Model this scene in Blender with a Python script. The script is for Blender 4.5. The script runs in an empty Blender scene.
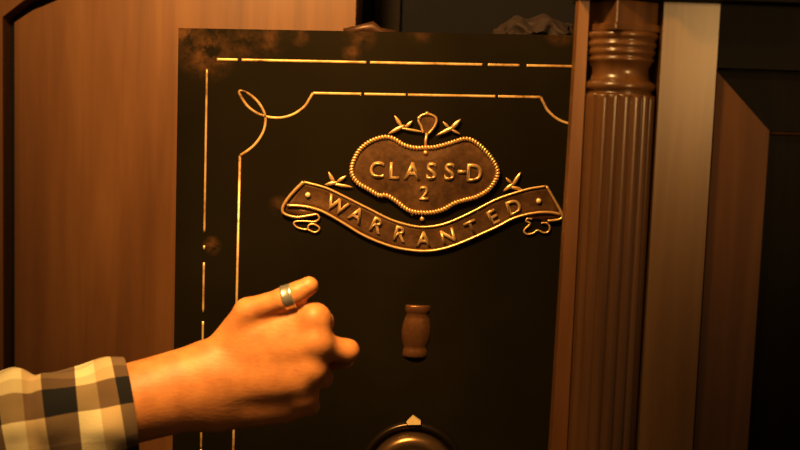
import bpy, bmesh, math, random
import numpy as np
from mathutils import Vector, Matrix, noise
random.seed(4)
PI = math.pi
scene = bpy.context.scene
COL = scene.collection

# ------------------------------------------------------------------ camera
F = 1100.0
PITCH, ROLL = math.radians(5.8), math.radians(2.0)
CAM = Vector((0, -1.1, 0.75))
w_ = Vector((0, math.cos(PITCH), -math.sin(PITCH)))
u0 = Vector((0, math.sin(PITCH), math.cos(PITCH)))
r0 = Vector((1, 0, 0))
r_ = r0 * math.cos(ROLL) + u0 * math.sin(ROLL)
u_ = -r0 * math.sin(ROLL) + u0 * math.cos(ROLL)
cd = bpy.data.cameras.new('camera'); cam = bpy.data.objects.new('camera', cd); COL.objects.link(cam)
M = Matrix((r_, u_, -w_)).transposed().to_4x4(); M.translation = CAM
cam.matrix_world = M
cd.lens = 36 * F / 800; cd.sensor_width = 36; cd.clip_start = 0.01
cd.dof.use_dof = True; cd.dof.focus_distance = 1.08; cd.dof.aperture_fstop = 7.0
scene.camera = cam

def ray(px, py): return w_ + r_ * ((px - 400) / F) - u_ * ((py - 225) / F)
def on(px, py, Y=0.0):                     # point of the vertical plane y=Y seen at a measured spot of the photo
    d = ray(px, py); return CAM + d * ((Y - CAM.y) / d.y)
def dp(px, py, d): return CAM + ray(px, py) * d

# ------------------------------------------------------------------ object helpers
def link(name, me, mat=None, parent=None, smooth=False):
    o = bpy.data.objects.new(name, me); COL.objects.link(o)
    if mat: me.materials.append(mat)
    if smooth:
        for p in me.polygons: p.use_smooth = True
    if parent:
        o.parent = parent
        o.matrix_parent_inverse = parent_world(parent).inverted()
    return o
def parent_world(p):
    m = Matrix.Translation(p.location)
    return m if p.type == 'EMPTY' else Matrix.Identity(4)
def fin(name, bm, mat, parent=None, smooth=False, bevel=0):
    if bevel:
        bmesh.ops.bevel(bm, geom=[e for e in bm.edges if len(e.link_faces) == 2 and e.calc_face_angle(0) > 0.5],
                        offset=bevel, segments=2, profile=0.6, affect='EDGES')
    bmesh.ops.recalc_face_normals(bm, faces=bm.faces)
    me = bpy.data.meshes.new(name); bm.to_mesh(me); bm.free()
    return link(name, me, mat, parent, smooth)
def thing(name, label, cat, loc):
    o = bpy.data.objects.new(name, None); COL.objects.link(o); o.location = loc
    o.empty_display_size = 0.05; o['label'] = label; o['category'] = cat; return o
def box(bm, a, b):
    (x0, y0, z0), (x1, y1, z1) = a, b
    v = [bm.verts.new(p) for p in ((x0,y0,z0),(x1,y0,z0),(x1,y1,z0),(x0,y1,z0),(x0,y0,z1),(x1,y0,z1),(x1,y1,z1),(x0,y1,z1))]
    for f in ((0,3,2,1),(4,5,6,7),(0,1,5,4),(1,2,6,5),(2,3,7,6),(3,0,4,7)): bm.faces.new([v[i] for i in f])
def prism_y(bm, pts, y0, y1):              # outline points (any y) extruded from y0 (front) to y1
    a = [bm.verts.new((p[0], y0, p[2])) for p in pts]; b = [bm.verts.new((p[0], y1, p[2])) for p in pts]
    n = len(pts)
    bm.faces.new(a); bm.faces.new(b[::-1])
    for i in range(n): bm.faces.new((a[i], b[i], b[(i+1) % n], a[(i+1) % n]))
def dense(pts, n=6, closed=False):         # Catmull-Rom
    P = [Vector(p) for p in pts]; out = []; N = len(P)
    for i in range(N if closed else N - 1):
        p0 = P[(i-1) % N] if closed or i > 0 else P[0]; p1 = P[i]; p2 = P[(i+1) % N]
        p3 = P[(i+2) % N] if closed or i + 2 < N else P[-1]
        for k in range(n):
            t = k / n
            out.append(0.5*((2*p1)+(p2-p0)*t+(2*p0-5*p1+4*p2-p3)*t*t+(3*p1-p0-3*p2+p3)*t**3))
    if not closed: out.append(P[-1])
    return out
def tube(bm, pts, rad, n=10, closed=False, flat=1.0):
    """rad: number or function of 0..1; flat squashes along y"""
    P = [Vector(p) for p in pts]; N = len(P); rings = []
    for i, p in enumerate(P):
        a = P[(i-1) % N] if closed or i > 0 else P[0]; b = P[(i+1) % N] if closed or i < N-1 else P[-1]
        t = (b - a).normalized(); ref = Vector((0,1,0)) if abs(t.y) < 0.95 else Vector((1,0,0))
        s = t.cross(ref).normalized(); q = s.cross(t).normalized()
        r = rad(i/(N-1)) if callable(rad) else rad
        rings.append([bm.verts.new(p + s*math.cos(2*PI*k/n)*r + q*math.sin(2*PI*k/n)*r*flat) for k in range(n)])
    for i in range(N if closed else N-1):
        A, B = rings[i], rings[(i+1) % N]
        for k in range(n): bm.faces.new((A[k], A[(k+1)%n], B[(k+1)%n], B[k]))
    if not closed: bm.faces.new(rings[0][::-1]); bm.faces.new(rings[-1])
def lathe(bm, prof, c, axis='Y', n=48, a0=0, a1=2*PI, rfun=None):
    full = abs(a1 - a0 - 2*PI) < 1e-6; m = n if full else n+1; rings = []
    for (r, h) in prof:
        ring = []
        for k in range(m):
            a = a0 + (a1-a0)*k/n; rr = r if rfun is None else rfun(r, a, h)
            if axis == 'Y': v = (c[0]+rr*math.cos(a), c[1]+h, c[2]+rr*math.sin(a))
            else: v = (c[0]+rr*math.cos(a), c[1]+rr*math.sin(a), c[2]+h)
            ring.append(bm.verts.new(v))
        rings.append(ring)
    for A, B in zip(rings, rings[1:]):
        for k in range(n): bm.faces.new((A[k], A[(k+1)%m], B[(k+1)%m], B[k]))
    bm.faces.new(rings[0][::-1]); bm.faces.new(rings[-1])
def ball(bm, c, r, sx=1, sy=1, sz=1, rot=0, seg=12):
    mtx = Matrix.Translation(c) @ Matrix.Rotation(rot, 4, 'Y') @ Matrix.Diagonal((sx*r, sy*r, sz*r, 1))
    bmesh.ops.create_uvsphere(bm, u_segments=seg, v_segments=max(6, seg*2//3), radius=1, matrix=mtx)

# ------------------------------------------------------------------ materials
class NT:
    def __init__(s, name):
        s.m = bpy.data.materials.new(name); s.m.use_nodes = True; s.t = s.m.node_tree; s.t.nodes.clear()
        s.out = s.n('ShaderNodeOutputMaterial'); s.b = s.n('ShaderNodeBsdfPrincipled'); s.l(s.b, 'BSDF', s.out, 'Surface')
    def n(s, t, **k):
        o = s.t.nodes.new(t)
        for a, v in k.items(): setattr(o, a, v)
        return o
    def l(s, a, ao, b, bi): s.t.links.new(a.outputs[ao], b.inputs[bi])
    def pos(s, scale=(1,1,1), uv=False):
        g = s.n('ShaderNodeTexCoord') if uv else s.n('ShaderNodeNewGeometry'); mp = s.n('ShaderNodeMapping'); mp.inputs['Scale'].default_value = scale
        s.l(g, 'UV' if uv else 'Position', mp, 'Vector'); return mp
    def noise(s, scale=1, vec=None, detail=4, rough=0.55, dist=0):
        o = s.n('ShaderNodeTexNoise'); o.inputs['Scale'].default_value = scale; o.inputs['Detail'].default_value = detail
        o.inputs['Roughness'].default_value = rough; o.inputs['Distortion'].default_value = dist
        if vec: s.l(vec, 'Vector', o, 'Vector')
        return o
    def ramp(s, src, so, stops):
        o = s.n('ShaderNodeValToRGB'); e = o.color_ramp.elements
        while len(e) < len(stops): e.new(0.5)
        for k, (p, c) in enumerate(stops):
            e[k].position = p; e[k].color = (*c, 1) if len(c) == 3 else c
        s.l(src, so, o, 'Fac'); return o
    def math(s, op, a, b=None, c=None, clamp=False):
        o = s.n('ShaderNodeMath', operation=op, use_clamp=clamp)
        for i, v in enumerate((a, b, c)):
            if v is None: continue
            if isinstance(v, tuple): s.l(v[0], v[1], o, i)
            else: o.inputs[i].default_value = v
        return o
    def mix(s, fac, a, b):
        o = s.n('ShaderNodeMix', data_type='RGBA')
        for i, v in ((0, fac), (6, a), (7, b)):
            if isinstance(v, tuple) and not isinstance(v[0], (int, float)): s.t.links.new(v[0].outputs[v[1]], o.inputs[i])
            elif isinstance(v, (int, float)): o.inputs[i].default_value = v
            else: o.inputs[i].default_value = (*v, 1)
        return o
    def bump(s, src, so, strength=0.2, dist=0.001):
        o = s.n('ShaderNodeBump'); o.inputs['Strength'].default_value = strength; o.inputs['Distance'].default_value = dist
        s.l(src, so, o, 'Height'); s.l(o, 'Normal', s.b, 'Normal'); return o
    def set(s, **k):
        for a, v in k.items():
            s.b.inputs[a.replace('_', ' ')].default_value = (*v, 1) if isinstance(v, tuple) else v

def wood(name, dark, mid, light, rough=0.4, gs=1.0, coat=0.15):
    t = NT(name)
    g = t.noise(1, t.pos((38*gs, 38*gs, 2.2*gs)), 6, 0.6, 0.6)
    big = t.noise(1, t.pos((9*gs, 9*gs, 1.6*gs)), 3, 0.5, 0.3)  # broad vertical streaks: gloss reflections put into the colour
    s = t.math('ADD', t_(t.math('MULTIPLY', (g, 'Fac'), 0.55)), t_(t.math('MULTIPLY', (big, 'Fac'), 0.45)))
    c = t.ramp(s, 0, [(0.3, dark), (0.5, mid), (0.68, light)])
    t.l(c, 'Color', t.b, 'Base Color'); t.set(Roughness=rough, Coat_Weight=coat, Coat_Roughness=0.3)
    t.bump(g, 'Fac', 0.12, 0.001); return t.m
def t_(n): return (n, 0)
def plain(name, col, rough=0.5, metal=0.0, bump=0.0, bs=200, var=0.25, bd=0.0005):
    t = NT(name); n = t.noise(bs, t.pos(), 3)
    c = t.mix((n, 'Fac'), tuple(x*(1-var) for x in col), tuple(x*(1+var) for x in col))
    t.l(c, 2, t.b, 'Base Color'); t.set(Roughness=rough, Metallic=metal)
    if bump: t.bump(n, 'Fac', bump, bd)
    return t.m

m_wood = wood('honey_brown_wood', (0.16, 0.062, 0.014), (0.25, 0.100, 0.025), (0.33, 0.145, 0.042), 0.42)
m_wood2 = wood('warm_varnished_wood', (0.18, 0.068, 0.014), (0.28, 0.115, 0.027), (0.37, 0.170, 0.045), 0.33, 1.3, 0.3)
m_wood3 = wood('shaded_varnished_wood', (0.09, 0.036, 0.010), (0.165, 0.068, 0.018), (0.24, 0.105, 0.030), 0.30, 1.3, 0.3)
m_stile = wood('sheen_toned_wood', (0.15, 0.068, 0.017), (0.225, 0.110, 0.031), (0.29, 0.155, 0.047), 0.34, 1.3, 0.15)  # the stile's glossy sheen is put into this lighter tone
m_column = wood('polished_dark_wood', (0.10, 0.042, 0.011), (0.18, 0.078, 0.020), (0.27, 0.125, 0.035), 0.30, 1.6, 0.7)
for mm_ in (m_column,): mm_.node_tree.nodes['Principled BSDF'].inputs['Coat Roughness'].default_value = 0.2
m_catch = plain('dull_bronze', (0.085, 0.036, 0.012), 0.45, 0.4, 0.2, 300, 0.4)
m_shadewood = wood('shade_toned_wood', (0.006, 0.0035, 0.0012), (0.010, 0.006, 0.002), (0.016, 0.010, 0.003), 0.6, 1.0, 0.0); m_shadewood.node_tree.nodes['Principled BSDF'].inputs['Specular IOR Level'].default_value = 0.12  # shade on rail, top bevel and field put into a near-black colour
m_groove = plain('dark_groove', (0.006, 0.003, 0.001), 0.8)
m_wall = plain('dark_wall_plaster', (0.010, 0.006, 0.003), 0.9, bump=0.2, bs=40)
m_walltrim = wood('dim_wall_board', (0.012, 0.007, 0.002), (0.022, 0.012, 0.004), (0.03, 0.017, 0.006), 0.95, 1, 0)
m_floor = wood('dark_floorboards', (0.03, 0.014, 0.006), (0.05, 0.024, 0.010), (0.07, 0.035, 0.014), 0.5)
m_copper = plain('worn_copper', (0.165, 0.068, 0.021), 0.36, 0.6, 0.2, 300, 0.35)
m_dialmetal = plain('tarnished_dial_brass', (0.21, 0.115, 0.045), 0.3, 0.8, 0.08, 120, 0.3)
m_ringdark = plain('blackened_steel', (0.05, 0.03, 0.012), 0.3, 0.8)
m_bright = plain('glint_pale_brass', (0.95, 0.68, 0.32), 0.3, 0.3)  # glints of pointer and rivets put into a pale, less metallic colour
m_brassedge = plain('rubbed_brass_edge', (0.70, 0.42, 0.16), 0.36, 0.6, 0.15, 400, 0.3)
m_letter = plain('rubbed_brass_lettering', (0.60, 0.36, 0.14), 0.4, 0.5, 0.2, 500, 0.4)
m_silver = plain('ring_silver', (0.75, 0.66, 0.50), 0.3, 0.8, 0.1, 400)
m_leather = plain('dark_leather', (0.026, 0.0115, 0.0035), 0.8, 0, 0.4, 120, 0.5)

# antique brass plate: brown and mottled
t = NT('antique_brass_plate'); n1 = t.noise(160, t.pos(), 5, 0.65); n2 = t.noise(30, t.pos(), 3)
s = t.math('ADD', t_(t.math('MULTIPLY', (n1, 'Fac'), 0.5)), t_(t.math('MULTIPLY', (n2, 'Fac'), 0.5)))
c = t.ramp(s, 0, [(0.33, (0.05, 0.021, 0.005)), (0.52, (0.125, 0.055, 0.014)), (0.68, (0.20, 0.092, 0.026))])
t.l(c, 'Color', t.b, 'Base Color'); t.set(Roughness=0.45, Metallic=0.45); t.bump(n1, 'Fac', 0.35, 0.0006); m_plate = t.m

# gold pinstripe, rubbed away in places
t = NT('gold_leaf_stripe'); n1 = t.noise(24, t.pos((1, 1, 1)), 5, 0.7)
c = t.ramp(n1, 'Fac', [(0.34, (0.05, 0.024, 0.008)), (0.42, (0.40, 0.22, 0.07)), (0.55, (0.66, 0.42, 0.16))])
t.l(c, 'Color', t.b, 'Base Color'); t.set(Roughness=0.42, Metallic=0.3); m_gold = t.m

# black safe enamel with rust at the top left corner, along the top edge and in single spots, plus painted corner glint and edge highlights
t = NT('black_safe_enamel'); n1 = t.noise(55, t.pos(), 6, 0.7); geo = t.n('ShaderNodeNewGeometry')
acc = None
for (px, py, R, k) in ((207, 50, .034, 1.0), (182, 30, .018, 1.6), (300, 36, .012, .7), (352, 52, .012, .8), (212, 246, .011, 1.1),
                       (279, 206, .012, .55), (245, 45, .022, .6), (270, 40, .02, .6), (360, 34, .02, .6), (420, 32, .015, .4), (560, 31, .018, .6)):
    d = t.n('ShaderNodeVectorMath', operation='DISTANCE'); t.l(geo, 'Position', d, 0); d.inputs[1].default_value = on(px, py, 0)
    mr = t.n('ShaderNodeMapRange'); mr.inputs['From Min'].default_value = R; mr.inputs['From Max'].default_value = R*0.2
    mr.inputs['To Max'].default_value = k; t.l(d, 'Value', mr, 'Value')
    acc = mr if acc is None else t.math('MAXIMUM', t_(acc), t_(mr))
mask = t.math('MULTIPLY', t_(acc), t_(t.ramp(n1, 'Fac', [(0.40, (0, 0, 0)), (0.62, (1, 1, 1))])), clamp=True)
big = t.noise(7, t.pos(), 3)
base = t.ramp(big, 'Fac', [(0.3, (0.0065, 0.0044, 0.0016)), (0.7, (0.0125, 0.0085, 0.0030))])
c = t.mix(t_(mask), (base, 'Color'), (0.12, 0.052, 0.018)); t.l(c, 2, t.b, 'Base Color'); t.set(Roughness=0.5, Specular_IOR_Level=0.16, Specular_Tint=(1, .7, .3))
t.bump(n1, 'Fac', 0.05, 0.0005); m_enamel = t.m

# skin
t = NT('skin'); n1 = t.noise(60, t.pos(), 4); n2 = t.noise(520, t.pos(), 3); v = t.noise(140, t.pos((1, 1, 3)), 2)
c = t.ramp(n1, 'Fac', [(0.3, (0.54, 0.215, 0.066)), (0.55, (0.66, 0.275, 0.085)), (0.75, (0.74, 0.32, 0.10))])
t.l(c, 'Color', t.b, 'Base Color'); t.set(Roughness=0.50, Subsurface_Weight=0.08, Subsurface_Scale=0.006)
t.b.inputs['Subsurface Radius'].default_value = (1, 0.35, 0.15)
h = t.math('ADD', t_(t.math('MULTIPLY', (n2, 'Fac'), 0.35)), t_(t.math('MULTIPLY', (v, 'Fac'), 0.65)))
t.bump(h, 0, 0.25, 0.0012); m_skin = t.m
m_nail = plain('fingernail', (0.68, 0.36, 0.17), 0.3)

# flannel check: UV in metres (x round the sleeve from its top towards the camera, y along from the cuff)
t = NT('checked_flannel'); uv = t.n('ShaderNodeUVMap'); uv.uv_map = 'UVMap'; sp = t.n('ShaderNodeSeparateXYZ'); t.l(uv, 'UV', sp, 0)
def band(axis, period, off):               # 0..1 position inside a period
    a = t.math('ADD', (sp, axis), off); return t.math('FRACT', t_(t.math('DIVIDE', t_(a), period)))
va = band('Y', 0.055, 0.0145)               # 0..0.38 dark, 0.38..1 pale (darker towards the cuff)
ub = band('X', 0.060, 0.0092)              # row check
dk_v = t.math('LESS_THAN', t_(va), 0.436); dk_u = t.math('GREATER_THAN', t_(ub), 0.62 + 0.0)
mid_v = t.math('LESS_THAN', t_(va), 0.70)
mid_u = t.math('GREATER_THAN', t_(ub), 0.42)
pale = t.mix(t_(mid_v), (0.80, 0.68, 0.40), (0.62, 0.45, 0.23))
pale = t.mix(t_(t.math('MULTIPLY', t_(mid_u), 0.38)), (pale, 2), (0.36, 0.27, 0.13))
row = t.mix(t_(mid_v), (0.30, 0.21, 0.10), (0.17, 0.10, 0.045))
colm = t.mix(t_(mid_u), (0.20, 0.125, 0.058), (0.13, 0.075, 0.034))
both = (0.008, 0.006, 0.003)
c1 = t.mix(t_(dk_u), (pale, 2), (row, 2)); c2 = t.mix(t_(dk_u), (colm, 2), both)
c = t.mix(t_(dk_v), (c1, 2), (c2, 2)); nz = t.noise(900, t.pos(), 2)
t.l(c, 2, t.b, 'Base Color'); t.set(Roughness=0.9, Sheen_Weight=0.15); t.bump(nz, 'Fac', 0.4, 0.0006); m_flannel = t.m

# ------------------------------------------------------------------ setting
def struct(name, a, b, mat):
    bm = bmesh.new(); box(bm, a, b); o = fin(name, bm, mat); o['kind'] = 'structure'; return o
struct('floor', (-1.6, -1.8, -0.05), (1.6, 0.62, 0), m_floor)
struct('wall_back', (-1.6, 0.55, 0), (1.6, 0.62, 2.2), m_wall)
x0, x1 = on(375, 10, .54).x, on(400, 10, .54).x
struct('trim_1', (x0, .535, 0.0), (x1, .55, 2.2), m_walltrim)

# ------------------------------------------------------------------ cupboard behind the safe
YC = 0.36
cb = thing('cupboard', 'tall brown wooden cupboard with a cut-cornered panel, standing behind the black safe', 'cupboard', (on(120, 225, YC).x, YC + .07, 0))
ex = on(357, 15, YC).x; lx = on(13, 200, YC).x; Lx = -0.95
bm = bmesh.new(); box(bm, (Lx, YC + .03, 0), (ex, YC + .165, 1.55)); fin('carcass', bm, m_wood, cb, bevel=.002)
# door board with cut corner panel: panel outline
ptop = on(60, -8, YC).z
pan = [Vector((lx, 0, .12)), Vector((lx, 0, on(13, 22, YC).z)), Vector((on(31, 10, YC).x, 0, on(31, 10, YC).z)), Vector((on(60, -2, YC).x, 0, on(60, -2, YC).z)),
       Vector((on(90, -9, YC).x, 0, on(90, -9, YC).z)), Vector((ex - .002, 0, on(120, -14, YC).z)), Vector((ex - .002, 0, .12))]
bm = bmesh.new(); prism_y(bm, pan, YC + .006, YC + .0295); pn = fin('panel', bm, m_wood, cb, bevel=.002)
# surrounding frame whose opening leaves a dark groove round the panel
gw = .012
bm = bmesh.new()
outl = [Vector((Lx, 0, 0)), Vector((Lx, 0, 1.55)), Vector((ex, 0, 1.55))]
inn = [Vector((ex, 0, pan[5].z + gw)), Vector((pan[4].x, 0, pan[4].z + gw)), Vector((pan[3].x - .004, 0, pan[3].z + gw)), Vector((pan[2].x - .008, 0, pan[2].z + gw)), Vector((lx - gw, 0, pan[1].z + .006)), Vector((lx - gw, 0, 0))]
prism_y(bm, outl + inn, YC - .004, YC + .0295); fin('frame', bm, m_wood, cb, bevel=.002)
bm = bmesh.new()
g1 = [Vector((lx - gw + .0003, 0, .0)), Vector((lx - gw + .0003, 0, pan[1].z + .004)), Vector((pan[2].x - .008, 0, pan[2].z + gw - .001)), Vector((pan[3].x - .004, 0, pan[3].z + gw - .001)), Vector((pan[4].x, 0, pan[4].z + gw - .001)),
      Vector((pan[4].x, 0, pan[4].z - .001)), Vector((pan[3].x, 0, pan[3].z)), Vector((pan[2].x, 0, pan[2].z)), Vector((lx, 0, pan[1].z)), Vector((lx, 0, 0))]
prism_y(bm, g1, YC + .026, YC + .0292); fin('groove', bm, m_groove, cb)

# ------------------------------------------------------------------ safe
TL, TR0 = on(178.5, 28, 0), on(560, 35, 0)
BLx = on(171, 400, 0).x
CX = on(423, 200, 0).x                      # centre line of the door
W2 = CX - TL.x
TRz = TL.z + (TR0.z - TL.z) / (TR0.x - TL.x) * (2 * W2)
safe = thing('safe', 'black antique iron safe with gold pinstripes and a brass warranty badge', 'safe', (CX, .16, 0))
bm = bmesh.new()
fr = [Vector((TL.x, 0, TL.z)), Vector((CX + W2, 0, TRz)), Vector((CX + W2, 0, 0.02)), Vector((TL.x, 0, 0.02))]
prism_y(bm, fr, 0.0, 0.034); fin('door', bm, m_enamel, safe, bevel=.0035)
bm = bmesh.new()
fr2 = [Vector((TL.x + .006, 0, TL.z - .006)), Vector((CX + W2 - .006, 0, TRz - .006)), Vector((CX + W2 - .006, 0, 0.0)), Vector((TL.x + .006, 0, 0.0))]
prism_y(bm, fr2, 0.036, 0.33); fin('body', bm, m_enamel, safe, bevel=.005)
topz = lambda x: TL.z + (TRz - TL.z) * (x - TL.x) / (2 * W2)
# small hinge knuckle on the top edge
bm = bmesh.new(); hc = on(366, 28, .008); hx = hc.x
tube(bm, [(hx - .022, .012, topz(hx) - .001), (hx - .004, .012, topz(hx) + .0035), (hx + .006, .012, topz(hx) + .0042), (hx + .014, .012, topz(hx) + .001), (hx + .030, .012, topz(hx) - .001)], lambda s: .0042 + .003 * math.exp(-((s - .5) / .13) ** 2), 12)
fin('top_catch', bm, m_catch, safe, True)

def stripe(bm, pts, wd, th=.0006, closed=False):
    tube(bm, [Vector((p[0], -.0002, p[2])) for p in pts], wd/2, 6, closed, flat=0.35)
def wob(p, q, n=30, gaps=()):
    out = []; cur = []
    for i in range(n + 1):
        s = i / n
        if any(a < s < b for a, b in gaps):
            if len(cur) > 1: out.append(cur)
            cur = []; continue
        cur.append(p.lerp(q, s))
    if len(cur) > 1: out.append(cur)
    return out
mirror = lambda p: Vector((2 * CX - p[0], p[1], p[2] + .020 * (CX - p[0]) * 2 * -0.0))
bm = bmesh.new()
OT0, OT1 = on(217, 59.5), on(570, 66.5)
for s in wob(OT0, Vector((CX + (CX - OT0.x), 0, OT0.z + (OT1.z - OT0.z) / (OT1.x - OT0.x) * 2 * (CX - OT0.x))), 240, ((.05, .0545), (.355, .361), (.63, .64), (.72, .73))): stripe(bm, s, .0031)
OL0, OL1 = on(207, 69), on(201, 449)
for s in wob(OL0, OL1, 90, ((.43, .455), (.475, .49), (.64, .652))): stripe(bm, s, .0025)
stripe(bm, [OL1, Vector((OL1.x, 0, .12))], .0025)
stripe(bm, [Vector((2*CX - OL0.x, 0, OL0.z)), Vector((2*CX - OL0.x, 0, .12))], .0025)
fin('outer_pinstripe', bm, m_gold, safe, True)
bm = bmesh.new()
cor = [(313, 93.2), (309.5, 99), (304, 107), (292, 115), (277, 118), (261, 115), (249, 107.5), (241.5, 97.5), (239.5, 91), (248, 93.5), (258, 102), (265, 115), (264, 130), (254.5, 145), (240, 155.8)]
cp = [on(*c) for c in cor]; DZ = on(541, 97.3).z - cp[0].z
stripe(bm, dense(cp, 6), .0030)
stripe(bm, dense([Vector((2*CX - p.x, 0, p.z + DZ)) for p in cp], 6), .0030)
IT1 = Vector((2*CX - cp[0].x, 0, cp[0].z + DZ))
for s in wob(cp[0], IT1, 240, ((.215, .222), (.41, .416), (.8, .81))): stripe(bm, s, .0030)
stripe(bm, [cp[-1], on(236.8, 297), on(233.3, 450), Vector((on(233.3, 450).x, 0, .14))], .0028)
e = Vector((2*CX - cp[-1].x, 0, cp[-1].z + DZ)); stripe(bm, [e, Vector((e.x, 0, .14))], .0028)
fin('inner_pinstripe', bm, m_gold, safe, True)

# ---- badge: ribbon
YB = -.0035
top_e = [(304, 181.7), (325, 187.2), (340, 194), (355, 201.5), (370, 209), (390, 219), (410, 225), (426, 226.6), (446, 223), (470, 212.5), (490, 202), (500, 197.5), (515, 192.5), (530, 188.3), (546, 186)]
bot_e = [(287.5, 205), (305, 206), (320, 210), (333, 216.5), (348, 225.5), (362, 234), (380, 242), (400, 248), (424, 250.6), (444, 248), (464, 241), (480, 234), (497, 226.3), (513, 218), (530, 213.3), (547, 211.8), (561, 214)]
tp = dense([on(*p, 0) for p in top_e], 5); bp = dense([on(*p, 0) for p in bot_e], 5)
def resample(P, n):
    L = [0]
    for a, b in zip(P, P[1:]): L.append(L[-1] + (b - a).length)
    out = []; j = 0
    for i in range(n):
        s = L[-1] * i / (n - 1)
        while j < len(P) - 2 and L[j+1] < s: j += 1
        out.append(P[j].lerp(P[j+1], (s - L[j]) / max(1e-9, L[j+1] - L[j])))
    return out
tp = resample(tp, 80); bp = resample(bp, 80)
bm = bmesh.new(); NR = 6; gridv = []
for a, b in zip(tp, bp):
    gridv.append([bm.verts.new((a.lerp(b, k/NR).x, YB + .0008*math.sin(PI*k/NR), a.lerp(b, k/NR).z)) for k in range(NR+1)])
for A, B in zip(gridv, gridv[1:]):
    for k in range(NR): bm.faces.new((A[k], A[k+1], B[k+1], B[k]))
ext = bmesh.ops.extrude_face_region(bm, geom=bm.faces[:]); 
for v in [g for g in ext['geom'] if isinstance(g, bmesh.types.BMVert)]: v.co.y = .0003
# turned-under left end
under = [on(*p, 0) for p in ((286, 204), (300, 205), (317, 209), (319, 214.5), (297, 217), (286, 213.5), (283, 208))]
prism_y(bm, under, YB + .0015, .0003)
under = [on(*p, 0) for p in ((530, 212), (561, 213), (562, 216), (558, 219), (546, 220.5), (530, 218))]
prism_y(bm, under, YB + .0015, .0003)
ribbon = fin('ribbon_plate', bm, m_plate, safe, True)
bm = bmesh.new()
lift = lambda P, y=YB - .0004: [Vector((p[0], y, p[2])) for p in P]
tube(bm, lift(tp), .00135, 8); tube(bm, lift(bp), .00145, 8)
tube(bm, lift(dense([on(*p, 0) for p in ((304, 181.7), (295, 190.5), (287, 200), (283, 208), (285, 213.5), (297, 216.8), (310, 215), (317, 213.8))], 5)), lambda s: .0020 - .0008*s, 8)
tube(bm, lift(dense([on(*p, 0) for p in ((546, 186), (553, 198), (561.5, 214), (558.5, 219), (547, 220.5))], 5)), .0014, 8)
fin('ribbon_rim', bm, m_brassedge, ribbon, True)
for pts in (((317, 213.8), (319.5, 218), (315, 221.5), (306, 221), (297, 221), (294, 223.5), (298, 227.5), (307, 229.3), (309, 225), (314, 224), (319.5, 227.5), (318, 231), (314, 232), (308.5, 229.5)),
            ((532, 219), (527.5, 218.3), (526, 221), (530, 223.5), (525, 228.5), (524, 231.5), (527, 234), (533, 233), (537.5, 230), (543, 232.5), (548, 231.5), (549.5, 227), (547, 223), (541, 223))):
    bm = bmesh.new(); tube(bm, lift(dense([on(*p, 0) for p in pts], 5), -.0018), .0011, 8); fin('scroll_tail', bm, m_brassedge, ribbon, True)
for px, py in ((308.2, 194.6), (538.2, 200.6)):
    bm = bmesh.new(); c = on(px, py); ball(bm, Vector((c.x, YB - .0008, c.z)), .0028, 1, .75, 1); fin('rivet', bm, m_bright, ribbon, True)

def letters(name, items, mat, parent, depth=.0011):
    bm = bmesh.new()
    for ch, px, py, hpx, ang, y, wf in items:
        cu = bpy.data.curves.new('glyph', 'FONT'); cu.body = ch; cu.extrude = depth/2; cu.offset = .022; cu.bevel_depth = 0
        ob = bpy.data.objects.new('glyph', cu); COL.objects.link(ob)
        cu.extrude = 0.0; bpy.context.view_layer.update()
        me = bpy.data.meshes.new_from_object(ob.evaluated_get(bpy.context.evaluated_depsgraph_get()))
        bpy.data.objects.remove(ob); bpy.data.curves.remove(cu)
        xs = [v.co.x for v in me.vertices]; ys = [v.co.y for v in me.vertices]
        cx, cy = (min(xs)+max(xs))/2, (min(ys)+max(ys))/2
        hh = .70 if ch == '-' else max(ys) - min(ys)
        sc = hpx * (1.1/F) / hh
        c = on(px, py, 0); nv = []
        ca, sa = math.cos(ang), math.sin(ang)
        b2 = bmesh.new(); b2.from_mesh(me); bpy.data.meshes.remove(me)
        ex_ = bmesh.ops.extrude_face_region(b2, geom=b2.faces[:]); top = {g for g in ex_['geom'] if isinstance(g, bmesh.types.BMVert)}
        for v in b2.verts:
            lx_, ly_ = (v.co.x - cx)*sc*wf, (v.co.y - cy)*sc
            v.co = (c.x + lx_*ca - ly_*sa, (y - depth) if v in top else y + .0004, c.z + lx_*sa + ly_*ca)
        m2 = bpy.data.meshes.new('tmp'); b2.to_mesh(m2); b2.free(); bm.from_mesh(m2); bpy.data.meshes.remove(m2)
    return fin(name, bm, mat, parent)
def ang_at(px):
    x = on(px, 220).x; i = min(range(2, 77), key=lambda k: abs((tp[k].x + bp[k].x)/2 - x))
    d = tp[i+2] - tp[i-2] + bp[i+2] - bp[i-2]; return math.atan2(d.z, d.x)
letters('lettering', [(ch, px, py, 15, ang_at(px), YB - .0004, 1.0) for ch, px, py in
        (('W', 337, 205), ('A', 357, 214.5), ('R', 377.5, 225), ('R', 400.5, 233.5), ('A', 423.5, 238.5), ('N', 448, 235.8), ('T', 471.5, 227.5), ('E', 493, 216.5), ('D', 513.5, 206.8))], m_letter, ribbon)
def leaf(bm, a, b, w, y=-.004):
    A, B = on(*a), on(*b); A.y = B.y = y
    tube(bm, [A.lerp(B, k/8) for k in range(9)], lambda s: max(.0003, w*math.sin(PI*min(1, .12 + .84*s))), 8, flat=.6)
for parts in (((335, 184), (328.5, 171.5), .0022), ((337, 182), (346.5, 175.5), .0020), ((338, 182), (325, 184.5), .0022), ((334, 184), (353, 187), .0018)), \
             (((512, 186), (520.5, 172), .0022), ((512, 184), (505.5, 177.5), .0016), ((514, 183), (503, 191), .0022), ((510, 187), (522, 189), .002)):
    bm = bmesh.new()
    for a, b, w in parts: leaf(bm, a, b, w, -.0028)
    fin('leaf_sprig', bm, m_brassedge, ribbon, True)

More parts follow.
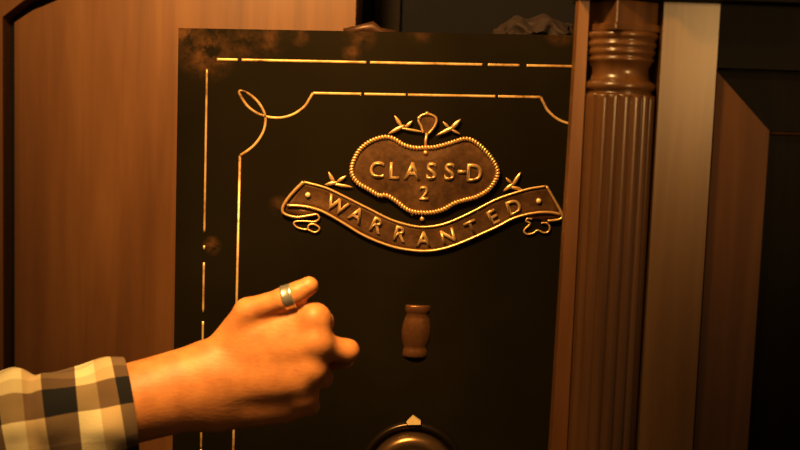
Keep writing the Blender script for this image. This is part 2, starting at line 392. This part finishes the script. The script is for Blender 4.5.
# ---- badge: cartouche
YK = -.0055
out = [(425.8, 147.5), (435, 147), (450, 143), (465, 138.7), (476.5, 143), (489.5, 156), (497, 169.5), (495.5, 179), (488, 189.4), (476, 196.5), (465, 199.5), (454, 203), (443, 209), (431.5, 212), (416.5, 211.8), (407, 209),
       (396, 200.6), (386.4, 195), (379, 195), (369.5, 189.4), (358, 182.6), (352, 173), (353.2, 162), (360, 149.5), (371.4, 140.8), (384.5, 136.9), (394, 138.7), (403, 144.5), (414.6, 147.7)]
oc = dense([on(*p) for p in out], 5, True)
bm = bmesh.new(); cen = on(425, 175)
inner = [p.lerp(cen, .45) for p in oc]
A = [bm.verts.new((p.x, YK + .0012, p.z)) for p in oc]; B = [bm.verts.new((p.x, YK, p.z)) for p in inner]; Cc = bm.verts.new((cen.x, YK - .0002, cen.z)); D = [bm.verts.new((p.x, -.0002, p.z)) for p in oc]
n = len(oc)
for i in range(n):
    j = (i+1) % n
    bm.faces.new((A[i], A[j], B[j], B[i])); bm.faces.new((B[i], B[j], Cc)); bm.faces.new((D[i], D[j], A[j], A[i]))
bm.faces.new(D[::-1])
cart = fin('cartouche_plate', bm, m_plate, safe)
bm = bmesh.new()
ring = resample(oc + [oc[0]], 121)[:-1]
for i, p in enumerate(ring):
    d = ring[(i+1) % 120] - ring[i-1]; a = math.atan2(d.z, d.x)
    ball(bm, Vector((p.x, YK + .0002, p.z)), .0024, .74, .8, 1.12, -(a + .5), 8)
tube(bm, [Vector((p.x, YK + .0012, p.z)) for p in ring], .0012, 6, True)
fin('rope_border', bm, m_brassedge, cart, True)
letters('lettering', [('C', 377, 169.5, 17, -.03, YK - .0002, .95), ('L', 394.5, 170.5, 17, -.03, YK - .0002, .95), ('A', 412.3, 170.8, 17.5, -.02, YK - .0002, .95), ('S', 431.3, 171, 18, -.02, YK - .0002, .95), ('S', 449.3, 171.5, 18, -.02, YK - .0002, .95),
        ('-', 461.5, 171.5, 18, -.02, YK - .0002, 1.1), ('D', 474, 172.5, 18, -.02, YK - .0002, .9), ('2', 424, 192.5, 14, -.02, YK - .0002, 1.0)], m_letter, cart)
for px, py, r in ((425.5, 152.5, .0024), (412, 213.5, .002), (422, 218.5, .0024), (421, 210.5, .002)):
    bm = bmesh.new(); c = on(px, py); ball(bm, Vector((c.x, YK - .0002 if py < 200 else -.003, c.z)), r, 1, .7, 1)
    fin('stud', bm, m_brassedge, cart, True)
# crest on top: a small shield-like bud between two leaf sprigs
bm = bmesh.new()
cr = [on(*p) for p in ((418.5, 121), (420, 116.5), (426, 114), (433, 115.5), (436.5, 119.5), (434, 127), (428, 134), (423, 133), (421, 126))]
prism_y(bm, dense(cr, 3, True), -.0034, -.0003); fin('crest', bm, m_plate, cart); bm = bmesh.new()
tube(bm, [Vector((p.x, -.0042, p.z)) for p in dense([cr[-2]] + [cr[-1]] + cr[:7], 4)], .0013, 8)
ball(bm, on(427, 113.5) + Vector((0, -.004, 0)), .0022); ball(bm, on(419, 118) + Vector((0, -.004, 0)), .002)
tube(bm, [on(427, 133) + Vector((0, -.003, 0)), on(425.5, 140) + Vector((0, -.0035, 0)), on(425.5, 147) + Vector((0, -.0045, 0))], .0016, 8)
fin('crest_rim', bm, m_brassedge, cart, True)
for parts in (((402, 127), (394.5, 115.5), .0022), ((405, 128), (412.5, 120.5), .0019), ((405, 125), (388, 134), .0022), ((400, 128), (424, 132), .0014)), \
             (((450, 130), (460.5, 119), .0025), ((449, 128), (442.5, 121.5), .0016), ((456, 126), (436, 135.5), .0022), ((450, 129), (460, 134), .0014)):
    bm = bmesh.new()
    for a, b, w in parts: leaf(bm, a, b, w, -.0034)
    fin('leaf_sprig', bm, m_brassedge, cart, True)

# ---- keyhole cover: little barrel
bm = bmesh.new()
kc = on(417, 331); H = (on(417, 305).z - on(417, 357).z); top = on(417, 305).z; kx = kc.x
prof = [(0.0, 12.5), (.02, 13.2), (.10, 13.4), (.145, 12.2), (.17, 11.2), (.26, 13.2), (.40, 15), (.52, 15.3), (.66, 14.6), (.78, 12.6), (.83, 11.8), (.86, 12.8), (.95, 13.2), (.985, 12.8), (1.0, 12)]
lathe(bm, [(r*.001, -H*t_s) for t_s, r in prof], (0, 0, 0), 'Z', 36)
for v in bm.verts:
    v.co.y *= .55; v.co = Vector((v.co.x + kx + (v.co.z)*.03, v.co.y + .002, v.co.z + top))
kcov = fin('keyhole_cover', bm, m_copper, safe, True)

# ---- dial at the bottom
dc = on(412, 472.5); px2 = 1.105/F
bm = bmesh.new()
lathe(bm, [(54.5*px2, 0.0), (55*px2, -.004), (53.6*px2, -.0075), (51*px2, -.009), (48.5*px2, -.0075), (46*px2, -.004), (44.5*px2, -.004), (30*px2, -.004)], (dc.x, 0, dc.z), 'Y', 96)
dial = fin('dial_ring', bm, m_ringdark, safe, True)
bm = bmesh.new()
lathe(bm, [(44.5*px2, -.0035), (44*px2, -.010), (42*px2, -.015), (38*px2, -.018), (33*px2, -.0185), (30*px2, -.017), (27*px2, -.0175), (22*px2, -.022), (12*px2, -.025), (2*px2, -.0255)], (dc.x, 0, dc.z), 'Y', 96)
fin('dial_knob', bm, m_dialmetal, dial, True)
bm = bmesh.new()
pts = [on(*p) for p in ((406.5, 419.3), (413, 413), (420.5, 418.2), (420.5, 421.3), (408, 421.6))]
prism_y(bm, pts, -.0125, -.0065); fin('index_pointer', bm, m_bright, dial, bevel=.0008)

# ------------------------------------------------------------------ pouch on top of the safe
bm = bmesh.new(); bmesh.ops.create_icosphere(bm, subdivisions=5, radius=1)
pc = on(537, 24, .09); zt = topz(pc.x) - .001
for v in bm.verts:
    c = v.co.copy(); nz = noise.fractal(c*2.2, 1, 2, 4)
    k = 1 + .16*nz
    z = c.z*k
    v.co = Vector((pc.x + .045*c.x*k, .10 + .05*c.y*k, zt + (.020*(z + .35) if z > -.35 else 0) + (.004*math.sin(c.x*9) if z > 0 else 0)))
po = fin('pouch', bm, m_leather, None, True); po['label'] = 'dark brown crumpled leather pouch lying on top of the black safe'; po['category'] = 'pouch'

# ------------------------------------------------------------------ carved cabinet on the right, in front of the safe
YF = -.25
q = lambda px, py=170, Y=YF: on(px, py, Y)
HC = on(690, 2, YF).z
kab = thing('cabinet_door', 'brown wooden cabinet door with a reeded column, open in front of the safe', 'cabinet door', (q(690).x, YF + .02, 0))
sx0, sx1 = on(570.5, 170, YF + .014).x, on(581, 170, YF + .014).x
cx0, cx1 = q(582).x, q(654).x
stx0, stx1 = q(655).x, q(711.5).x
bx0, bx1 = q(716).x, q(768).x
RX = q(768).x + .30
bm = bmesh.new(); box(bm, (sx0, YF + .014, 0), (sx1, YF + .030, HC))
for v in bm.verts:
    if v.co.x < sx0 + .001 and v.co.z < .1: v.co.x -= .010
if True:
    fin('side_board', bm, m_wood2, kab, bevel=.0022)
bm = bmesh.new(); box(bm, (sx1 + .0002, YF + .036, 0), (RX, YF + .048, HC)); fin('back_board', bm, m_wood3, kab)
# column
CXc = (cx0 + cx1)/2 + .0018; R = (cx1 - cx0)/2*1.06; CY = YF + .024
zt = on(620, 93, YF - .01).z; zb = .10
NF = 18
def flute(r, a, h):
    ph = ((a/(2*PI)*NF*1.0) % 1.0)
    reed = abs(math.sin(PI*ph))**0.6
    endf = min(1.0, max(0.0, (zt - zb - h)/.006))
    return r*(1 - .085*(1 - reed)*(1 if h < zt - zb - .001 else endf))
bm = bmesh.new()
hs = [0, .02] + [(zt - zb)*k/10 for k in range(1, 10)] + [zt - zb - .006, zt - zb - .004, zt - zb - .002]
prof = [(R, h) for h in hs] + [(R*.97, zt - zb - .0008), (R*.86, zt - zb)]
lathe(bm, prof, (CXc, CY, zb), 'Z', NF*16, PI, 2*PI, flute)
col_ = fin('reeded_column', bm, m_column, kab, True)
def zpx(y): return on(620, y, YF - .01).z
cprof = [(30, 95), (31.5, 93.5), (31, 91.5), (30, 90.5), (33, 89), (34.5, 85.5), (33.5, 82), (30.5, 80), (28, 78), (26.5, 72), (27, 66), (29, 62.5), (30.5, 60), (32, 58), (31, 56), (29.5, 55), (31.5, 53), (33, 50), (32, 47.5), (31, 46.5), (33.5, 44.5), (34, 41.5), (32.5, 39.5), (31.5, 38.5), (33.5, 36.5), (35, 33.5), (34.5, 31), (33, 30), (30, 29.5)]
bm = bmesh.new(); kpx = .0008
lathe(bm, [(r*R/35.5, zpx(y)) for r, y in cprof], (CXc, CY, 0), 'Z', 64, PI, 2*PI)
fin('turned_capital', bm, m_column, col_, True)
# square block over the capital, turned a little
bm = bmesh.new(); z0b = zpx(28.5)
s = .0250
box(bm, (-s, -s, 0), (s, s, HC - z0b)); box(bm, (-s*1.09, -s*1.09, -.0008), (s*1.09, s*1.09, .0052))
bmesh.ops.transform(bm, matrix=Matrix.Translation((CXc + .001, CY + .004, z0b)) @ Matrix.Rotation(math.radians(26), 4, 'Z'), verts=bm.verts)
fin('square_block', bm, m_column, kab, bevel=.0012)
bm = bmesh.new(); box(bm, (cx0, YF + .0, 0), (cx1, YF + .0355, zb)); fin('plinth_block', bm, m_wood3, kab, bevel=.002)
# door: stile, rail, bevelled panel
bm = bmesh.new(); box(bm, (stx0 + .0006, YF + .004, 0), (stx1, YF + .0355, HC)); fin('stile', bm, m_stile, kab, bevel=.004)
zr = on(740, 68, YF).z
bm = bmesh.new(); box(bm, (stx1 + .0004, YF + .006, zr), (RX, YF + .0355, HC)); fin('rail', bm, m_shadewood, kab, bevel=.002)
gz = zr - .003
# groove floor
bm = bmesh.new(); box(bm, (stx1 + .0004, YF + .030, 0), (RX, YF + .0355, zr - .0004)); fin('groove', bm, m_groove, kab)
# bevel frame pieces
zi = on(772, 131, YF).z
yo, yi = YF + .013, YF + .003
bm = bmesh.new()
v = [bm.verts.new(p) for p in ((bx0, yo, 0.02), (bx1, yi, .06), (bx1, yi, zi), (bx0, yo, gz), (bx0, YF + .0298, .02), (bx1, YF + .0298, .06), (bx1, YF + .0298, zi), (bx0, YF + .0298, gz))]
for f in ((0,1,2,3), (7,6,5,4), (0,4,5,1), (1,5,6,2), (2,6,7,3), (3,7,4,0)): bm.faces.new([v[i] for i in f])
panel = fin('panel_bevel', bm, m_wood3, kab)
bm = bmesh.new()
v = [bm.verts.new(p) for p in ((bx0, yo, gz), (bx1, yi, zi), (RX - .05, yi, zi), (RX, yo, gz), (bx0, YF + .0298, gz), (bx1, YF + .0298, zi), (RX - .05, YF + .0298, zi), (RX, YF + .0298, gz))]
for f in ((0,1,2,3), (7,6,5,4), (0,4,5,1), (1,5,6,2), (2,6,7,3), (3,7,4,0)): bm.faces.new([v[i] for i in f])
fin('panel_bevel', bm, m_shadewood, kab)
bm = bmesh.new(); box(bm, (bx1 + .0004, YF + .010, .06), (RX - .05, YF + .0297, zi - .0003)); fin('panel_field', bm, m_shadewood, kab)
bm = bmesh.new(); tube(bm, [(bx1 + .002, yi + .0025, zi - .0014), (RX - .05, yi + .0025, zi - .0014)], .0012, 8); fin('panel_bead', bm, m_wood3, kab, True)
bm = bmesh.new(); box(bm, (stx0, YF - .02, HC + .0003), (RX, YF + .048, HC + .05)); box(bm, (sx0, YF - .006, HC + .0003), (stx0, YF + .048, HC + .05)); fin('cornice', bm, m_shadewood, kab, bevel=.002)

# ------------------------------------------------------------------ hand and arm
def mm(v): return v*.001
class SDF:
    def __init__(s, lo, hi, h):
        s.lo = np.array(lo); s.h = h; n = np.ceil((np.array(hi) - s.lo)/h).astype(int) + 1
        ax = [s.lo[i] + h*np.arange(n[i]) for i in range(3)]
        s.P = np.stack(np.meshgrid(*ax, indexing='ij'), -1).astype(np.float32)
    def cap(s, a, b, ra, rb):
        a = np.array(a, np.float32); b = np.array(b, np.float32); ab = b - a
        t = np.clip(((s.P - a) @ ab)/max(1e-9, float(ab @ ab)), 0, 1)
        d = s.P - a - t[..., None]*ab
        return np.sqrt((d*d).sum(-1)) - (ra + (rb - ra)*t)
def smin(a, b, k):
    h = np.clip(.5 + .5*(b - a)/k, 0, 1); return b + (a - b)*h - k*h*(1 - h)
def surface_nets(Fv, lo, h):
    ins = Fv < 0; nx, ny, nz = Fv.shape
    cs = [(i, j, k) for i in (0, 1) for j in (0, 1) for k in (0, 1)]
    sl = lambda A, c: A[c[0]:nx-1+c[0], c[1]:ny-1+c[1], c[2]:nz-1+c[2]]
    cnt = sum(sl(ins, c).astype(np.int8) for c in cs); act = (cnt > 0) & (cnt < 8)
    idx = np.argwhere(act); m = len(idx); acc = np.zeros((m, 3)); num = np.zeros(m)
    for c in cs:
        for ax in range(3):
            if c[ax]: continue
            d = list(c); d[ax] = 1
            va = Fv[tuple((idx + c).T)]; vb = Fv[tuple((idx + d).T)]; cr = (va < 0) != (vb < 0)
            t = np.where(cr, va/np.where(cr, va - vb, 1), 0)
            p = np.array(c, float)[None].repeat(m, 0); p[:, ax] += t
            acc[cr] += p[cr]; num[cr] += 1
    V = lo + h*(idx + acc/num[:, None]); ID = -np.ones(act.shape, int); ID[tuple(idx.T)] = np.arange(m); Q = []
    for ax in range(3):
        a1, a2 = (ax+1) % 3, (ax+2) % 3
        A = np.take(ins, range(0, Fv.shape[ax]-1), ax); B = np.take(ins, range(1, Fv.shape[ax]), ax)
        E = np.argwhere(A != B); E = E[(E[:, a1] > 0) & (E[:, a2] > 0) & (E[:, a1] < Fv.shape[a1]-1) & (E[:, a2] < Fv.shape[a2]-1)]
        o1 = np.zeros(3, int); o1[a1] = 1; o2 = np.zeros(3, int); o2[a2] = 1
        q4 = np.stack([ID[tuple((E - o1 - o2).T)], ID[tuple((E - o2).T)], ID[tuple(E.T)], ID[tuple((E - o1).T)]], 1)
        fl = ~A[tuple(E.T)]; q4[fl] = q4[fl][:, ::-1]; Q.append(q4)
    return V, np.concatenate(Q)

EL = dp(-210, 486, .825)                      # elbow, outside the frame
SH = EL + Vector((-.10, -.17, .20))
lo = Vector((min(EL.x, 0) - .06, -.36, .36)); 
pts_dbg = [dp(330, 290, .90), dp(320, 270, .95), EL]
hi = Vector((dp(365, 350, .95).x + .012, -.105, dp(310, 262, .95).z + .01))
lo = Vector((EL.x - .05, dp(0, 430, .825).y - .06, dp(-210, 486, .825).z - .06))
G = SDF(lo, hi, .0016)
cap = lambda a, b, ra, rb: G.cap(dp(*a), dp(*b), mm(ra), mm(rb))
chain = lambda pts: [cap(pts[i][:3], pts[i+1][:3], pts[i][3], pts[i+1][3]) for i in range(len(pts)-1)]
def blend(L, k):
    r = L[0]
    for x in L[1:]: r = smin(r, x, k)
    return r
# metacarpals (knuckle ends), palm and forearm
core = [cap((212, 366, .912), (313, 322, .904), 12, 11.5), cap((210, 377, .908), (316, 344, .899), 12, 11.5),
        cap((210, 390, .909), (311, 369, .902), 12, 11), cap((212, 402, .914), (301, 393, .911), 12, 10),
        cap((225, 385, .926), (295, 358, .930), 16, 15), cap((228, 398, .928), (288, 388, .931), 14, 12),
        cap((212, 408, .922), (282, 408, .925), 14.5, 12),
        cap((244, 325, .911), (312, 319, .905), 12, 11), cap((232, 340, .913), (300, 345, .905), 13, 12), cap((235, 385, .909), (300, 380, .903), 13, 12), cap((225, 411, .918), (303, 404, .917), 12, 9.5)]
fore = [cap((202, 366, .914), (60, 410, .880), 19.5, 17), cap((202, 405, .914), (60, 430, .880), 18, 23),
        G.cap(dp(60, 410, .880), EL, mm(17), mm(24)), G.cap(dp(60, 430, .880), EL, mm(23), mm(25)), cap((205, 386, .910), (120, 404, .888), 18, 22)]
body = smin(blend(core, .014), blend(fore, .022), .018)
kn = [cap((315, 318, .897), (317, 319, .898), 9.5, 9.5), cap((317, 343, .895), (319, 344, .896), 9.5, 9.5), cap((311, 368, .899), (313, 369, .900), 9, 9), cap((303, 394, .909), (305, 395, .910), 8, 8)]
for k_ in kn: body = smin(body, k_, .010)
thumb = blend(chain([(222, 352, .915, 13), (248, 312, .905, 11.5), (283, 299.5, .897, 9.2), (296, 293.5, .896, 8.8), (309, 286, .896, 8.0)]), .004)
f_index = blend(chain([(313, 322, .905, 11), (322, 322, .936, 10), (312, 330, .954, 8.8), (292, 336, .952, 7.8)]), .003)
f_mid = blend(chain([(316, 345, .902, 11), (347.5, 351, .914, 9.8), (344, 358, .940, 9), (322, 362, .953, 8)]), .003)
f_ring = blend(chain([(311, 369, .905, 11), (321, 377, .930, 10), (312, 379, .953, 8.6), (292, 380, .953, 7.6)]), .003)
f_pink = blend(chain([(302, 397, .912, 10), (309, 405, .932, 9), (302, 406, .951, 7.6), (286, 405, .951, 6.8)]), .003)
fing = blend([f_index, f_mid, f_ring, f_pink], .0025)
body = smin(body, fing, .007)
body = smin(body, thumb, .005)
V, Q = surface_nets(body, np.array(lo), G.h)
me = bpy.data.meshes.new('body'); me.from_pydata(V.tolist(), [], Q.tolist()); me.update()
per = thing('person', 'right hand and forearm in a checked flannel sleeve, loose fist reaching towards the safe', 'person', (EL.x, EL.y, EL.z))
bm = bmesh.new(); bm.from_mesh(me)
for _ in range(3): bmesh.ops.smooth_vert(bm, verts=bm.verts, factor=.5, use_axis_x=True, use_axis_y=True, use_axis_z=True)
body_o = fin('body', bm, m_skin, per, True)
# thumb ring
a, b = dp(282, 299.2, .897), dp(296, 294.8, .896); ax = (b - a).normalized(); c = a.lerp(b, .5)
mt = Matrix.Translation(c) @ ax.to_track_quat('Z', 'Y').to_matrix().to_4x4()
bm = bmesh.new(); pr = [(9.0, -4.4), (10.2, -4.6), (10.9, -3.9), (10.5, -2.6), (10.7, 0), (10.5, 2.6), (10.9, 3.9), (10.2, 4.6), (9.0, 4.4)]; nn = 48; rings = []
for k in range(nn):
    a_ = 2*PI*k/nn; rings.append([bm.verts.new(mt @ Vector((mm(r)*math.cos(a_), mm(r)*math.sin(a_), mm(h)))) for r, h in pr])
for k in range(nn):
    A, B = rings[k], rings[(k+1) % nn]
    for i in range(len(pr)): bm.faces.new((A[i], A[(i+1) % len(pr)], B[(i+1) % len(pr)], B[i]))
rg = fin('ring', bm, m_silver, per, True)

# sleeve
dS = lambda x: .893 - (128 - x)*.00020
cl = [(x, y, dS(x), r) for x, y, r in ((131, 408, 41), (122, 409.5, 42), (98, 414, 42), (75, 417, 42), (50, 422, 42), (25, 426, 43.5), (0, 431, 43.5), (-60, 446, 45), (-130, 465, 47))]
C0 = [dp(*c[:3]) for c in cl] + [EL, EL + Vector((-.045, -.05, .05)), SH]
R0 = [c[3] for c in cl] + [52, 54, 62]
path = dense(C0, 24); rr = dense([Vector((r, 0, 0)) for r in R0], 24)
bm = bmesh.new(); uvl = bm.loops.layers.uv.new('UVMap'); NA = 128; rings = []; arc = 0; info = []
toC = lambda p: (CAM - p).normalized()
for i, p in enumerate(path):
    a = path[max(0, i-1)]; b = path[min(len(path)-1, i+1)]; tg = (b - a).normalized()
    if i: arc += (p - path[i-1]).length
    upv = (Vector((0, 0, 1)) - tg*tg.z).normalized(); sd = tg.cross(upv).normalized()
    if sd.dot(toC(p)) < 0: sd = -sd
    ring = []
    for k in range(NA):
        th = 2*PI*k/NA
        r = mm(rr[i].x)
        w = .0016*math.sin(arc*95 + 1.3*math.sin(th*2) + .6) + .0012*math.sin(arc*40 + 3*math.sin(th + 1))
        w += -.0045*math.exp(-((arc - .070 - .006*math.sin(th*1.5))/.007)**2)*(.5 + .5*math.cos(th - .3)) + .003*math.exp(-((arc - .087)/.012)**2)*max(0, math.cos(th))
        w += .0030*noise.noise(Vector((math.cos(th)*2.2, math.sin(th)*2.2, arc*34)))
        w += .0012*math.exp(-(arc/.004)**2)
        fade = min(1, arc/.012) if arc < .012 else 1
        rad = r + w*(.25 + .75*fade)
        dirv = upv*math.cos(th) + sd*math.sin(th)*.95
        # slanted hem: leans towards the hand on the camera side
        off = -tg*(.003*math.sin(th))*math.exp(-arc/.03) 
        ring.append(bm.verts.new(p + dirv*rad + off))
    rings.append(ring); info.append(arc)
def quad(A, B, va, vb, k, cross):
    f = bm.faces.new((A[k], A[(k+1)%NA], B[(k+1)%NA], B[k]))
    us = [k, k+1, k+1, k]; vs = [va, va, vb, vb]
    for lp, u, v_ in zip(f.loops, us, vs): lp[uvl].uv = (u/NA*2*PI*.0415 if True else 0, v_)
for i in range(len(rings)-1):
    for k in range(NA): quad(rings[i], rings[i+1], info[i], info[i+1], k, 0)
# hem turned in, running back round the forearm
inr = []
for d, kx_ in ((.0005, .965), (.004, .93), (.03, .90)):
    pc_ = path[0].lerp(path[24], d/ (path[24]-path[0]).length)
    inr.append([bm.verts.new(pc_ + (v.co - path[0])*kx_) for v in rings[0]])
prev = rings[0]
for j, R_ in enumerate(inr):
    for k in range(NA): quad(prev, R_, 0, .001, k, 0)
    prev = R_
bm.faces.new(rings[-1])
sl_ = fin('sleeve', bm, m_flannel, per, True)

# ------------------------------------------------------------------ light
def area(name, loc, target, size, power, col, spread=PI):
    ld = bpy.data.lights.new(name, 'AREA'); ld.energy = power; ld.color = col; ld.size = size; ld.spread = spread
    o = bpy.data.objects.new(name, ld); COL.objects.link(o); o.location = loc
    o.rotation_euler = (Vector(target) - Vector(loc)).to_track_quat('-Z', 'Y').to_euler(); return o
WARM = (1.0, 0.63, 0.245)
def spot(name, loc, target, radius, power, col, cone, blend):
    ld = bpy.data.lights.new(name, 'SPOT'); ld.energy = power; ld.color = col; ld.shadow_soft_size = radius; ld.spot_size = math.radians(cone); ld.spot_blend = blend
    o = bpy.data.objects.new(name, ld); COL.objects.link(o); o.location = loc
    o.rotation_euler = (Vector(target) - Vector(loc)).to_track_quat('-Z', 'Y').to_euler(); return o
spot('ceiling_spot', (-.30, -.66, 1.38), (-.03, .12, .99), 0.09, 78, WARM, 74, 1.0)
spot('hand_fill_spot', (-.19, -.62, 1.24), (-.11, -.20, .58), .11, 43, WARM, 41, .8)  # added fill that brightens hand and sleeve, no real lamp
spot('stile_sheen_spot', (.50, -1.08, .86), (.27, -.25, .845), 0.09, 9.5, WARM, 40, 1.0)  # added unseen source, placed to give the stile its reflection
wd = bpy.data.worlds.new('dim_room'); scene.world = wd; wd.use_nodes = True
wd.node_tree.nodes['Background'].inputs[0].default_value = (1, .6, .28, 1); wd.node_tree.nodes['Background'].inputs[1].default_value = .10
scene.view_settings.view_transform = 'Standard'; scene.view_settings.look = 'None'; scene.view_settings.exposure = 0.45; scene.view_settings.gamma = 0.86
